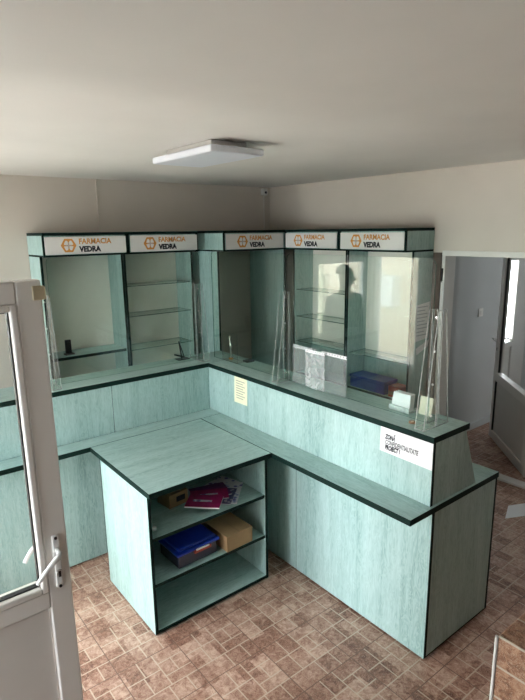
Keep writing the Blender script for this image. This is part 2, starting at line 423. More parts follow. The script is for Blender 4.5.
for yb, ys in ((y0, 1), (y1, -1)):
    ya, yc = yb - ys * .004, yb + ys * .022
    for (a, b_, c, d) in ((gx0 - .022, gx0, gz0 - .022, gz1 + .022), (gx1, gx1 + .022, gz0 - .022, gz1 + .022), (gx0, gx1, gz0 - .022, gz0), (gx0, gx1, gz1, gz1 + .022)):
        bd.box(a, b_, ya, yc, c, d, 'pvc', bev=.006)
bd.build('glazing_bead', d1)
gk = MB()
for (a, b_, c, d) in ((gx0, gx0 + .005, gz0, gz1), (gx1 - .005, gx1, gz0, gz1), (gx0 + .005, gx1 - .005, gz0, gz0 + .005), (gx0 + .005, gx1 - .005, gz1 - .005, gz1)):
    gk.box(a, b_, -2.400, -2.380, c, d, 'gasket')
gk.build('gasket', d1)
g = MB(); g.box(gx0 + .005, gx1 - .005, -2.393, -2.387, gz0 + .005, gz1 - .005, 'glass_win'); g.build('glass_pane', d1)
g = MB(); g.box(gx0 - .022, gx1 + .016, -2.405, -2.373, .12, .828, 'pvc_grey')
g.build('lower_panel', d1)
lever(d1, -2.946, y0, 1.045, -1); lever(d1, -2.946, y1, 1.045, 1)
c = MB(); c.box(-2.935, -2.899, y0 - .010, y0, 1.905, 1.950, 'beige', bev=.003); c.box(-2.903, -2.896, y0 - .010, y0 + .02, 1.908, 1.947, 'beige', bev=.002)
c.build('catch_block', d1, 'beige plastic catch at the top corner')

# ---------------------------------------------------------------- right door leaf (open into the hall)
A = Vector((1.66, -1.556, 0)); dirv = Vector((-.70, -.714, 0)); nrm = Vector((.714, -.70, 0))
d2 = struct_root('door_2', (A.x, A.y, .02), 'white plastic glazed door standing open in the hall')
def leafbox(b, s0, s1, n0, n1, z0, z1, mat):
    p = [A + dirv * s0 + nrm * n0, A + dirv * s1 + nrm * n0, A + dirv * s1 + nrm * n1, A + dirv * s0 + nrm * n1]
    b.prism([(q.x, q.y, z0) for q in p], (0, 0, z1 - z0), mat)
W2 = .98
f = MB()
leafbox(f, 0, .065, -.03, .03, .02, 1.93, 'pvc'); leafbox(f, W2 - .09, W2, -.03, .03, .02, 1.93, 'pvc')
leafbox(f, .065, W2 - .09, -.03, .03, 1.85, 1.93, 'pvc'); leafbox(f, .065, W2 - .09, -.03, .03, .62, .70, 'pvc'); leafbox(f, .065, W2 - .09, -.03, .03, .02, .10, 'pvc')
f.build('door_frame', d2)
f = MB(); leafbox(f, .065, .072, -.031, .031, .10, .62, 'gasket'); leafbox(f, .065, .070, -.012, .012, .70, 1.85, 'gasket'); f.build('gasket', d2)
f = MB(); leafbox(f, .070, W2 - .09, -.004, .004, .70, 1.85, 'glass_win'); f.build('glass_pane', d2)
f = MB(); leafbox(f, .072, W2 - .09, -.014, .014, .10, .62, 'pvc_grey'); f.build('lower_panel', d2)
f = MB()
hp = A + dirv * .032 - nrm * .0
for sg in (-1, 1):
    q0 = A + dirv * .032 + nrm * (sg * .03); q1 = A + dirv * .032 + nrm * (sg * .075)
    f.tube([(q0.x, q0.y, 1.04), (q1.x, q1.y, 1.04), ((q1 + dirv * .11).x, (q1 + dirv * .11).y, 1.035)], .008, 'handle', 10)
f.build('handle_lever', d2)
f = MB(); leafbox(f, .024, .042, -.031, .031, .92, .95, 'black'); f.build('lock_cylinder', d2)

# ---------------------------------------------------------------- counters
T = .018
def board(name, parent, x0, x1, y0, y1, z0, z1, grain, thin, label=None, bev=.0015):
    b = MB(); b.box(x0, x1, y0, y1, z0, z1, 'lam_' + grain, 'edge', thin, bev=bev); return b.build(name, parent, label)

rc = thing('reception_counter', 'long pale green counter running right with the white PROIECT notice on its riser', 'counter', (-1.1, -1.9, 0))
FX = -1.39
board('front_panel', rc, FX, FX + T, -2.877, -1.93, .012, .81, 'z', 0)
board('front_panel', rc, FX, FX + T, -1.93, -.99, .012, .81, 'z', 0)
board('end_panel', rc, FX + T, -.82, -2.877, -2.877 + T, .020, .81, 'z', 1)
board('back_panel', rc, -.82, -.802, -2.877, -1.0, .012, .81, 'z', 0)
b = MB(); b.box(FX + T, -.82, -2.874, -2.86, .008, .020, 'edge'); b.build('edge_strip', rc)
b = MB(); b.box(FX + .02, -.83, -2.85, -1.0, 0, .012, 'edge'); b.build('plinth', rc)
board('worktop', rc, -1.562, -.793, -2.879, -1.131, .81, .84, 'y', 2)
# riser (upper front) and its slanted end
board('riser_panel', rc, -1.394, -1.394 + T, -2.865, -.996 + T, .84, 1.155, 'z', 0)
b = MB(); yE = -2.865
b.prism([(-1.376, yE, .84), (-1.004, yE, .84), (-1.128, yE, 1.155), (-1.376, yE, 1.155)], (0, T, 0), 'lam_z', 'edge')
b.build('riser_end_panel', rc)
b = MB(); b.prism([(-1.010, -2.847, .84), (-1.004, -2.847, .84), (-1.128, -2.847, 1.155), (-1.134, -2.847, 1.155)], (0, 1.84, 0), 'lam_z'); b.build('riser_back_panel', rc)
board('counter_top', rc, -1.398, -1.101, -2.867, -.996, 1.155, 1.185, 'y', 2)

lc = thing('reception_counter', 'pale green counter running left behind the open shelf unit to the glazed door', 'counter', (-2.2, -.9, 0))
XE = -3.02
board('front_panel', lc, -2.246, FX, -.991, -.973, .012, .81, 'z', 1)
board('front_panel', lc, XE, -2.246, -.991, -.973, .012, .81, 'z', 1)
board('end_panel', lc, XE, XE + T, -.973, -.64, .012, .81, 'z', 0)
board('back_panel', lc, XE, -1.0, -.64, -.622, .012, .81, 'z', 1)
b = MB(); b.box(XE + .02, -1.42, -.965, -.66, 0, .012, 'edge'); b.build('plinth', lc)
board('worktop', lc, XE, -.985, -1.131, -.615, .81, .84, 'x', 2)
board('riser_panel', lc, -2.13, -1.394, -.992, -.974, .84, 1.155, 'z', 1)
board('riser_panel', lc, XE, -2.13, -.992, -.974, .84, 1.155, 'z', 1)
board('counter_top', lc, XE, -1.101, -.996, -.70, 1.155, 1.185, 'x', 2)
board('riser_back_panel', lc, XE, -1.13, -.72, -.705, .84, 1.155, 'z', 1)

# ---------------------------------------------------------------- open shelf unit (island)
iu = thing('shelf_unit', 'low open pale green shelf unit standing in the corner of the counters', 'cabinet', (-1.96, -1.6, 0))
ix0, ix1, iy0, iy1 = -2.348, -1.575, -1.880, -1.28
board('side_panel', iu, ix0, ix0 + T, iy0, iy1, .010, .81, 'z', 0)
board('side_panel', iu, ix1 - T, ix1, iy0, iy1, .010, .81, 'z', 0)
board('back_panel', iu, ix0 + T, ix1 - T, iy1 - T, iy1, .03, .81, 'z', 1)
board('bottom_shelf', iu, ix0 + T, ix1 - T, iy0, iy1 - T, .012, .032, 'x', 2)
board('shelf', iu, ix0 + T, ix1 - T, iy0 + .005, iy1 - T, .284, .304, 'x', 2)
board('shelf', iu, ix0 + T, ix1 - T, iy0 + .005, iy1 - T, .550, .570, 'x', 2)
board('worktop', iu, -2.350, -1.566, -1.908, -1.135, .811, .841, 'x', 2)
for (fx, fy) in ((ix0 + .04, iy0 + .04), (ix1 - .04, iy0 + .04), (ix0 + .04, iy1 - .04), (ix1 - .04, iy1 - .04)):
    b = MB(); b.tube([(fx, fy, 0), (fx, fy, .012)], .018, 'black'); b.build('foot', iu)

# ---------------------------------------------------------------- wall shelving units with illuminated-style headers
def frame_left(u0, y_off=0):
    return lambda u, d, z: (u0 + u, -d, z)
def frame_right(v0):
    return lambda u, d, z: (-d, v0 - u, z)
def fbox(b, F, u0, u1, d0, d1, z0, z1, mat, edge=None, thin=None, bev=0):
    p = F(u0, d0, z0); q = F(u1, d1, z1)
    swap = abs(F(1, 0, 0)[0] - F(0, 0, 0)[0]) < .5
    t = thin
    if thin is not None and thin != 2 and swap: t = 1 - thin
    b.box(p[0], q[0], p[1], q[1], p[2], q[2], mat, edge, t, bev=bev)
def fboard(name, par, F, u0, u1, d0, d1, z0, z1, grain, thin):
    swap = abs(F(1, 0, 0)[0] - F(0, 0, 0)[0]) < .5
    if swap and grain != 'z': grain = 'y' if grain == 'x' else 'x'
    b = MB(); fbox(b, F, u0, u1, d0, d1, z0, z1, 'lam_' + grain, 'edge', thin, bev=.0015); return b.build(name, par)

LOGO_TXT = ('FARMACIA', 'VEDRA')
def sign(F, u0, u1, dface, label):
    """white sign board; F maps (along, depth, height)"""
    z0, z1 = 1.966, 2.086
    c = F((u0 + u1) / 2, dface, z0)
    r = thing('shop_sign', label, 'sign', c, 'white pharmacy signs along the shelving headers')
    b = MB(); fbox(b, F, u0, u1, dface, dface + .006, z0, z1, 'signwhite', bev=.001); b.build('sign_board', r)
    df = dface + .0062
    def place(u, v, h): return Vector(F(u, df + h, v))
    cz = (z0 + z1) / 2; lx = u0 + .160; R = .0545
    # orange hexagon
    b = MB()
    hexo = [(lx + R * math.cos(math.radians(a)), cz + R * .97 * math.sin(math.radians(a))) for a in range(0, 360, 60)]
    b.prism([place(u, v, 0) for u, v in hexo], place(0, 0, .0008) - place(0, 0, 0), 'orange')
    lg = b.build('logo', r, 'orange hexagon emblem with four white petals')
    # four white petals and the grey cross between them
    b = MB()
    for sx in (-1, 1):
        for sz in (-1, 1):
            pet = [(.0035, .0035), (.0035, .026), (.008, .034), (.016, .0365), (.0225, .034), (.031, .018), (.0345, .0095), (.033, .0035)]
            pp = [(lx + sx * (.0015 + a * .88), cz + sz * (.0015 + b_ * .88)) for a, b_ in pet]
            b.prism([place(u, v, .0008) for u, v in pp], place(0, 0, .0006) - place(0, 0, 0), 'signwhite')
    b.build('logo_petals', lg)
    b = MB()
    for (a0, a1, q0, q1) in ((-.0022, .0022, -.022, .022), (-.022, .022, -.0022, .0022)):
        b.prism([place(lx + a, cz + q, .0016) for a, q in ((a0, q0), (a1, q0), (a1, q1), (a0, q1))], place(0, 0, .0004) - place(0, 0, 0), 'grey_print')
    b.build('logo_cross', lg)
    tx = u0 + .232
    text_mesh(LOGO_TXT[0], .051, 'orange', 'lettering', r, lambda u, v, h: place(tx + u, cz + .010 + v, h), bold=.0015, xs=.97)
    text_mesh(LOGO_TXT[1], .051, 'ink', 'lettering', r, lambda u, v, h: place(tx + .003 + u, cz - .044 + v, h), bold=.0028, xs=.95)
    return r

def unit(label, loc, F, W, depth, hd, glass_z, lam_z=(), hu0=0, hu1=None, back_to=1.0, pins=True, white=True):
    r = thing('wall_shelving', label, 'shelving', loc, 'green shelving units along the walls')
    hu1 = W if hu1 is None else hu1
    fboard('side_panel', r, F, 0, T, .004, depth, 0, 1.95, 'z', 0)
    fboard('side_panel', r, F, W - T, W, .004, depth, 0, 1.95, 'z', 0)
    fboard('back_panel', r, F, T, W - T, .004, .02, .05, back_to, 'z', 1)
    if white:  # cream board added behind the shelves to lift the bay's brightness
        wb = MB(); fbox(wb, F, T, W - T, .004, .010, back_to, 1.95, 'brightboard'); wb.build('bay_brightening_panel', r, 'cream panel added to brighten the bay')
    fboard('bottom_shelf', r, F, T, W - T, .02, depth, .05, .07, 'x', 2)
    # header box: green body, dark rims, dark top
    h = MB(); fbox(h, F, hu0, hu1, .004, hd - .012, 1.962, 2.094, 'lam_z'); hh = h.build('header', r)
    h = MB()
    fbox(h, F, hu0, hu1, .004, hd, 2.094, 2.114, 'edge', bev=.002); fbox(h, F, hu0, hu1, .004, hd, 1.950, 1.962, 'edge', bev=.002)
    fbox(h, F, hu0, hu0 + .012, hd - .012, hd - .0005, 1.962, 2.094, 'edge'); fbox(h, F, hu1 - .016, hu1, hd - .012, hd - .0005, 1.962, 2.094, 'edge')
    h.build('header_rim', hh)
    for z in glass_z:
        g = MB(); fbox(g, F, T + .002, W - T - .002, .022, depth - .02, z - .006, z, 'glass', 'glassedge', 2); g.build('glass_shelf', r)
        if pins:
            for uu, s_ in ((T, 1), (W - T, -1)):
                for dd in (.06, depth - .06):
                    p = MB(); a = F(uu, dd, z - .010); c_ = F(uu + s_ * .012, dd, z - .010); p.tube([a, c_], .004, 'chrome', 8); p.build('shelf_pin', r)
    for z in lam_z:
        fboard('shelf', r, F, T, W - T, .02, depth - .01, z - .022, z, 'x', 2)
    return r
F1 = frame_left(-2.280); F2 = frame_left(-1.664); F3 = frame_left(-.965); F4 = frame_right(-.606); F5 = frame_right(-1.245)
unit('green shelving unit at the far left end of the back wall, with one thick shelf', (-1.97, -.13, 0), F1, .615, .262, .362, (), (1.215,), back_to=.9)
unit('green shelving unit on the back wall with three glass shelves', (-1.36, -.13, 0), F2, .612, .262, .362, (1.70, 1.46, 1.19), (.85,), back_to=.85)
unit('deep empty green shelving unit filling the corner of the two walls', (-.61, -.25, 0), F3, .727, .503, .602, (), (), hu1=.965 - .005, back_to=.75, white=False)
unit('green shelving unit on the right wall beside the corner unit', (-.12, -.92, 0), F4, .637, .232, .330, (1.60, 1.36, 1.135), (.85,), back_to=1.10)
unit('green shelving unit at the near end of the right wall holding the blue box', (-.12, -1.55, 0), F5, .624, .232, .330, (1.135,), (.85,), back_to=1.10)
sign(F1, .013, .598, .3622, 'white FARMACIA VEDRA sign, leftmost of the row')
sign(F2, .019, .598, .3622, 'white FARMACIA VEDRA sign above the three glass shelves')
sign(F3, .021, .618, .6022, 'white FARMACIA VEDRA sign on the deep corner unit')
sign(F4, .018, .617, .3302, 'white FARMACIA VEDRA sign between the corner sign and the last sign')
sign(F5, .019, .612, .3302, 'white FARMACIA VEDRA sign nearest the right-hand doorway')

# things inside the right shelving
b = MB(); b.box(-.215, -.06, -1.64, -1.285, .851, .93, 'blue', bev=.006); b.box(-.219, -.056, -1.644, -1.281, .93, .955, 'blue', bev=.004)
o = b.build('storage_box'); o['label'] = 'dark blue box on the lower shelf behind the glass screen'; o['category'] = 'box'
b = MB(); b.box(-.212, -.10, -1.79, -1.675, .851, .94, 'red', bev=.004)
b.box(-.214, -.212, -1.785, -1.68, .87, .90, 'card')
o = b.build('carton'); o['label'] = 'small red carton beside the dark blue box'; o['category'] = 'box'
b = MB(); b.box(-2.145, -2.075, -.20, -.15, 1.216, 1.226, 'black', bev=.002); b.box(-2.135, -2.09, -.185, -.165, 1.226, 1.33, 'black', bev=.006)  # unidentified dark patch built as a small solid upright
o = b.build('dark_item'); o['label'] = 'small dark device standing on the thick shelf of the leftmost shelving unit'; o['category'] = 'item'

# ---------------------------------------------------------------- glass screens (rounded upper corners)
def screen(label, axis, c, a0, a1, z0, z1, r=.035):
    pts = [(a0, z0), (a1, z0)] + arc(a1 - r, z1 - r, r, 0, 90) + arc(a0 + r, z1 - r, r, 90, 180)
    b = MB(); t = .006
    if axis == 'y': b.prism([(u, c - t / 2, v) for u, v in pts], (0, t, 0), 'glass', 'glassedge')
    else: b.prism([(c - t / 2, u, v) for u, v in pts], (t, 0, 0), 'glass', 'glassedge')
    o = b.build('glass_screen'); o['label'] = label; o['category'] = 'screen'; o['group'] = 'clear glass screens standing on the counter'; return o
PX, PY = -1.27, -.865
screen('clear glass screen standing on the left counter arm', 'y', PY, -2.42, -1.365, 1.1912, 1.972)
screen('clear glass screen on the right counter arm next to the inner corner', 'x', PX, -1.700, -.885, 1.1912, 1.975)
screen('long clear glass screen on the right counter arm with plastic pockets taped on', 'x', PX, -2.742, -1.712, 1.1912, 1.975)

def bracket(label, axis, along, c, flip=1):
    """clear acrylic holder straddling a screen: two tapering fins, face strips, foot and screws"""
    if axis == 'x': P = lambda w, a, z: (c + w, along + a, z); loc = (c, along, 1.185)
    else: P = lambda w, a, z: (along + a, c + w, z); loc = (along, c, 1.185)
    r = thing('acrylic_bracket', label, 'bracket', loc, 'clear acrylic brackets holding the glass screens')
    zt = 1.745
    # one fin on each side of the screen, twin cheeks joined at the foot
    for a in (-.024, .024):
        for s in (-1, 1):
            b = MB(); pts = [(s * .006, 1.190), (s * .098, 1.190), (s * .030, zt), (s * .006, zt)]
            A_ = [P(w, a - .002, z) for w, z in pts]; B_ = Vector(P(0, .004, 0)) - Vector(P(0, 0, 0))
            b.prism(A_, B_, 'acrylic', 'acredge'); b.build('fin', r)
    for s in (-1, 1):
        b = MB(); p = P(s * .0035, -.022, 1.190); q = P(s * .0065, .022, zt)
        b.box(p[0], q[0], p[1], q[1], p[2], q[2], 'acrylic', 'acredge', 0 if axis == 'x' else 1); b.build('face_strip', r)
    b = MB(); p = P(-.1, -.028, 1.1855); q = P(.1, .028, 1.190); b.box(p[0], q[0], p[1], q[1], p[2], q[2], 'acrylic', 'acredge', 2); b.build('foot_plate', r)
    for z in (1.235, 1.39, 1.55, 1.71):
        b = MB(); p = P(-.0066, 0, z); q = P(-.0115, 0, z); b.tube([p, q], .0055, 'chrome', 10); b.build('screw', r)
    return r
bracket('clear acrylic bracket beside the open glazed door', 'y', -2.455, PY)
bracket('clear acrylic bracket on the left arm at the inner corner of the counter', 'y', -1.385, PY)
bracket('clear acrylic bracket between the two screens of the right arm, left of the plastic pockets', 'x', -1.706, PX)
bracket('clear acrylic bracket at the near end of the right counter arm', 'x', -2.765, PX)
# the small corner holder with a clip
r = thing('display_clip', 'small clear upright holder with a copper foot and a metal clip at the counter corner', 'holder', (-1.215, -1.05, 1.186))
b = MB(); b.box(-1.262, -1.258, -1.165, -.98, 1.187, 1.40, 'acrylic', 'acredge', 0); b.build('upright', r)
b = MB(); b.box(-1.258, -1.19, -1.165, -.98, 1.187, 1.191, 'acrylic', 'acredge', 2); b.build('base', r)
b = MB(); b.tube([(-1.215, -1.02, 1.191), (-1.215, -1.02, 1.199)], .016, 'orange', 16); b.tube([(-1.215, -1.02, 1.199), (-1.215, -1.02, 1.27)], .005, 'chrome', 10)
b.tube([(-1.215, -1.02, 1.27), (-1.218, -1.03, 1.30), (-1.215, -1.01, 1.33), (-1.218, -1.02, 1.36)], [.006, .012, .006, .009], 'chrome', 10); b.build('clip', r)

# black folding stand
r = thing('display_stand', 'small black folding display stand on the counter by the inner corner', 'stand', (-1.49, -.76, 1.186))
b = MB()
b.tube([(-1.50, -.80, 1.19), (-1.495, -.755, 1.32)], .005, 'black', 8); b.tube([(-1.455, -.76, 1.19), (-1.495, -.755, 1.32)], .004, 'black', 8); b.build('prop', r)
b = MB(); b.box(-1.525, -1.43, -.80, -.735, 1.186, 1.192, 'black', bev=.002); b.build('base', r)
b = MB(); b.tube([(-1.555, -.79, 1.235), (-1.475, -.79, 1.205)], .006, 'black', 8); b.build('lip', r)
# black pad
b = MB(); b.box(-1.19, -1.12, -1.185, -1.13, 1.1855, 1.198, 'black', bev=.003); b.box(-1.18, -1.13, -1.175, -1.14, 1.198, 1.2, 'smoke')
o = b.build('ink_pad'); o['label'] = 'small flat black pad on the counter behind the corner screen'; o['category'] = 'pad'

# plastic pockets taped to the long screen
def pocket(y0, y1, z0, z1, xo, label, seed, film='plastic', amp=.25):
    r = thing('plastic_pocket', label, 'pocket', (PX - .01, (y0 + y1) / 2, z0), 'punched plastic pockets on the long screen')
    rnd = random.Random(seed); b = MB(); nx, nz = 14, 12; g = []
    for i in range(nx + 1):
        g.append([b.bm.verts.new((PX - .006 - xo - amp * .006 * abs(math.sin(i * .9 + j * .5 + seed)) - amp * rnd.random() * .003 - .008 * math.sin(math.pi * i / nx) * (1 - j / nz), y1 + (y0 - y1) * i / nx, z0 + (z1 - z0) * j / nz)) for j in range(nz + 1)])
    for i in range(nx):
        for j in range(nz):
            f = b.bm.faces.new((g[i][j], g[i + 1][j], g[i + 1][j + 1], g[i][j + 1])); f.smooth = True; f.material_index = b.mi(film)
    o = b.build('sleeve', r); md = o.modifiers.new('thick', 'SOLIDIFY'); md.thickness = .0012
    b = MB(); n = 9; w = (y1 - y0) / n      # perforated white strip: holes stay open between the teeth
    xs = PX - .0075 - xo
    b.box(xs - .001, xs, y0, y1, z1 - .004, z1, 'paper'); b.box(xs - .001, xs, y0, y1, z1 - .018, z1 - .013, 'paper')
    for i in range(n): b.box(xs - .001, xs, y0 + i * w + .3 * w, y0 + i * w + w, z1 - .013, z1 - .004, 'paper')
    b.build('punched_strip', r, 'white punched strip')
    return r
pocket(-1.99, -1.785, 1.196, 1.432, .006, 'crumpled clear plastic pocket, left of the three on the long screen', 1, amp=1.2)
pocket(-2.075, -1.915, 1.20, 1.428, .026, 'middle clear plastic pocket hanging in front of the other two', 2, 'plastic_mid')
pocket(-2.225, -2.03, 1.196, 1.43, .006, 'flat clear plastic pocket, right of the three on the long screen', 3)

# card holders
r = thing('card_holder', 'white holder filled with small white cards on the right counter arm', 'holder', (-1.195, -2.54, 1.186))
b = MB(); b.box(-1.225, -1.165, -2.60, -2.475, 1.186, 1.192, 'acrylic', 'acredge', 2); b.box(-1.228, -1.224, -2.60, -2.475, 1.192, 1.215, 'acredge'); b.build('tray', r)
b = MB()
for i in range(7):
    x = -1.216 + i * .0055; b.prism([(x, -2.595, 1.193), (x, -2.480, 1.193), (x + .016, -2.484, 1.278 - .003 * (i % 3)), (x + .016, -2.591, 1.278 - .003 * (i % 2))], (.0035, 0, 0), 'paper')
b.build('cards', r)
r = thing('price_card', 'cream card standing at the near end of the right counter arm', 'card', (-1.16, -2.66, 1.186))
b = MB(); b.prism([(-1.175, -2.695, 1.187), (-1.175, -2.622, 1.187), (-1.158, -2.622, 1.278), (-1.158, -2.695, 1.278)], (.002, 0, 0), 'cream'); b.build('front_leaf', r)
b = MB(); b.prism([(-1.130, -2.695, 1.187), (-1.130, -2.622, 1.187), (-1.158, -2.622, 1.277), (-1.158, -2.695, 1.277)], (.002, 0, 0), 'cream'); b.build('back_leaf', r)
b = MB(); b.tube([(-1.325, -2.695, 1.1915), (-1.325, -2.695, 1.199)], .017, 'tape', 20); b.tube([(-1.325, -2.695, 1.199), (-1.325, -2.695, 1.2)], .008, 'cream', 16)
o = b.build('tape_roll'); o['label'] = 'small brown roll lying by the near bracket of the right counter arm'; o['category'] = 'tape'

# sheets on the near side of the end shelving unit
def sheet(name, pts, d, mat, label, cat):
    b = MB(); b.prism(pts, d, mat); o = b.build(name); o['label'] = label; o['category'] = cat; return o
yS = -1.8695
r = thing('posted_sheet', 'printed white sheet taped on the near side of the end shelving unit', 'paper', (-.09, yS, 1.29))
b = MB(); b.prism([(-.178, yS, 1.30), (-.02, yS, 1.315), (-.02, yS, 1.585), (-.178, yS, 1.57)], (0, -.001, 0), 'paper'); b.build('sheet', r)
b = MB()
for i in range(9):
    z = 1.55 - i * .026; b.box(-.165, -.04 - .03 * (i % 3 == 1), yS - .0014, yS - .001, z, z + .007, 'grey_print')
b.build('print_lines', r)
sheet('posted_card', [(-.15, yS, 1.20), (-.02, yS, 1.245), (-.005, yS, 1.30), (-.16, yS, 1.25)], (0, -.001, 0), 'paper', 'tilted white card below the printed sheet on the end shelving unit', 'card')

# ZONA notice and yellow notice on the riser
r = thing('notice', 'white paper notice reading ZONA CONFIDENTIALITATE PROIECT, taped on the riser', 'notice', (-1.395, -2.71, 1.02))
b = MB(); xn = -1.3945; b.prism([(xn, -2.863, 1.022), (xn, -2.863, 1.158), (xn, -2.563, 1.158), (xn, -2.560, 1.028)], (-.001, 0, 0), 'paper'); b.build('sheet', r)
for txt, z, xs_, bo, col in (('ZONĂ', 1.100, .62, .0016, 'ink'), ('CONFIDENTIALITATE', 1.071, .60, .0010, 'grey_ink'), ('PROIECT !', 1.044, .60, .0018, 'ink')):
    text_mesh(txt, .033, col, 'lettering', r, (lambda z: lambda u, v, h: Vector((xn - .0011 - h, -2.592 - u, z + v)))(z), .0004, bo, xs_, .2)
r = thing('notice', 'small yellow printed notice taped on the riser near the inner corner', 'notice', (-1.395, -1.38, .97))
b = MB(); b.prism([(xn, -1.452, .975), (xn, -1.455, 1.154), (xn, -1.312, 1.154), (xn, -1.306, .972)], (-.001, 0, 0), 'yellow'); b.build('sheet', r)
b = MB()
for i in range(8): b.box(xn - .0014, xn - .001, -1.43 + .02 * (i % 2), -1.33, 1.125 - i * .017, 1.131 - i * .017, 'inkblue')
b.build('print_lines', r)

# ---------------------------------------------------------------- contents of the shelf unit
def rot_box(b, cx, cy, w, d, z0, z1, ang, mat, edge=None):
    ca, sa = math.cos(ang), math.sin(ang)
    pts = [(cx + x * ca - y * sa, cy + x * sa + y * ca, z0) for x, y in ((-w / 2, -d / 2), (w / 2, -d / 2), (w / 2, d / 2), (-w / 2, d / 2))]
    b.prism(pts, (0, 0, z1 - z0), mat, edge)
r = thing('cardboard_box', 'small cardboard box lying on the upper shelf of the open unit', 'box', (-2.08, -1.60, .571))
b = MB(); rot_box(b, -2.055, -1.595, .13, .12, .571, .650, .12, 'card'); b.build('box_body', r)
b = MB(); rot_box(b, -2.035, -1.6545, .06, .002, .598, .630, .12, 'ink'); b.build('printed_mark', r)
b = MB(); rot_box(b, -2.055, -1.595, .03, .122, .650, .651, .12, 'tape'); b.build('tape_strip', r)
b = MB(); b.tube([(-2.28, -1.80, .571), (-2.28, -1.80, .585)], .012, 'paper', 14)
o = b.build('bottle_cap'); o['label'] = 'tiny white cap at the left of the upper shelf'; o['category'] = 'cap'
def mag(cx, cy, w, d, z, t, ang, mat, label, name='magazine'):
    r = thing(name, label, 'magazine' if name == 'magazine' else 'leaflet', (cx, cy, z), 'magazines and leaflets on the upper shelf')
    b = MB(); rot_box(b, cx, cy, w, d, z + .0003, z + t - .0006, ang, 'paper'); b.build('pages', r)
    b = MB(); rot_box(b, cx, cy, w + .002, d + .002, z + t - .0006, z + t, ang, mat); cv = b.build('cover', r)
    if name == 'magazine':
        ca, sa = math.cos(ang), math.sin(ang)
        b = MB(); rot_box(b, cx - .01 * ca, cy - .01 * sa, w * .55, d * .16, z + t, z + t + .0004, ang, 'paper' if mat == 'violet' else 'leaflet'); b.build('title_block', cv)
z = .5705
mag(-1.735, -1.72, .27, .12, z, .004, .80, 'leaflet', 'white printed leaflet under the right side of the magazine pile', 'leaflet'); z += .0042
mag(-1.72, -1.60, .18, .14, z, .004, .25, 'leaflet', 'white leaflet at the back right of the pile on the upper shelf', 'leaflet'); z += .0042
mag(-1.80, -1.74, .19, .13, z, .005, .75, 'bluelist', 'dark blue patterned booklet at the right of the magenta magazines'); z += .0052
mag(-1.84, -1.66, .22, .16, z, .008, -.25, 'violet', 'violet magazine at the back of the pile'); z += .0082
mag(-1.87, -1.70, .22, .12, z, .006, -.5, 'magenta', 'magenta magazine lying across the violet one'); z += .0062
mag(-1.945, -1.765, .197, .14, z, .010, -.78, 'magenta', 'front magenta magazine reaching over the edge of the upper shelf', 'magazine')

r = thing('tool_box', 'blue lidded tool box with a smoky grey body on the middle shelf', 'toolbox', (-2.06, -1.74, .305))
def rb(b, w, d, z0, z1, mat, ox=0, oy=0, ang=.03): 
    ca, sa = math.cos(ang), math.sin(ang)
    rot_box(b, -2.045 + ox * ca - oy * sa, -1.735 + ox * sa + oy * ca, w, d, z0, z1, ang, mat)
b = MB(); rb(b, .255, .205, .305, .385, 'smoke'); o = b.build('body', r); bv = o.modifiers.new('bevel', 'BEVEL'); bv.width = .008; bv.segments = 3
b = MB(); rb(b, .28, .23, .385, .402, 'blue'); o = b.build('lid', r); bv = o.modifiers.new('bevel', 'BEVEL'); bv.width = .006; bv.segments = 3
b = MB(); rb(b, .24, .19, .402, .416, 'blue'); o2 = b.build('lid_tray', o); bv = o2.modifiers.new('bevel', 'BEVEL'); bv.width = .006; bv.segments = 3
b = MB(); rb(b, .11, .012, .372, .386, 'red', .02, -.118); b.build('latch', r, 'red and white latch')
b = MB(); rb(b, .085, .006, .386, .394, 'paper', .02, -.121); b.build('latch_label', r)
r = thing('cardboard_box', 'plain cardboard box beside the blue tool box on the middle shelf', 'box', (-1.78, -1.72, .305))
b = MB(); rot_box(b, -1.785, -1.725, .185, .30, .305, .40, .03, 'card'); o = b.build('box_body', r)
b = MB(); rot_box(b, -1.785, -1.725, .004, .301, .400, .4008, .03, 'tape'); b.build('top_seam', r)

# ---------------------------------------------------------------- small things around the room
r = thing('ceiling_lamp', 'flat white rectangular lamp on the ceiling', 'lamp', (-1.895, -1.825, H - .064))
b = MB(); b.box(-1.995, -1.795, -2.03, -1.62, H - .032, H - .001, 'pvc', bev=.003); b.build('lamp_housing', r)
b = MB(); b.box(-2.045, -1.745, -2.10, -1.55, H - .064, H - .032, 'lampwhite', bev=.008); b.build('lamp_diffuser', r)
b = MB(); b.box(-1.735, -1.72, -.014, -.001, 2.12, H - .001, 'wall', bev=.002)
o = b.build('cable_duct'); o['label'] = 'thin vertical cable duct on the back wall above the left signs'; o['category'] = 'duct'
r = thing('motion_sensor', 'small white sensor in the ceiling corner with a thin cable', 'sensor', (-.08, -.03, 2.40))
b = MB(); b.box(-.11, -.055, -.045, -.001, H - .075, H - .012, 'pvc', bev=.008); b.build('sensor_body', r)
b = MB(); b.tube([(-.083, -.048, H - .05), (-.083, -.050, H - .05)], .012, 'smoke', 14); b.build('lens', r)
b = MB(); b.tube([(-.075, -.006, H - .075), (-.075, -.006, 2.12)], .004, 'pvc', 8); b.build('cable', r)
r = thing('light_switch', 'white wall switch on the grey hall wall', 'switch', (1.707, -1.305, 1.267))
b = MB(); b.box(1.665, 1.75, -1.312, -1.3005, 1.22, 1.305, 'pvc', bev=.004); b.build('plate', r)
b = MB(); b.box(1.685, 1.73, -1.317, -1.312, 1.24, 1.285, 'pvc_grey', bev=.002); b.build('rocker', r)
b = MB(); b.prism([(.22, -2.455, .0006), (.38, -2.535, .0006), (.56, -2.44, .0006), (.42, -2.375, .0006)], (0, 0, .001), 'paper')
o = b.build('paper_sheet'); o['label'] = 'white sheet of paper lying on the floor near the right-hand doorway'; o['category'] = 'paper'

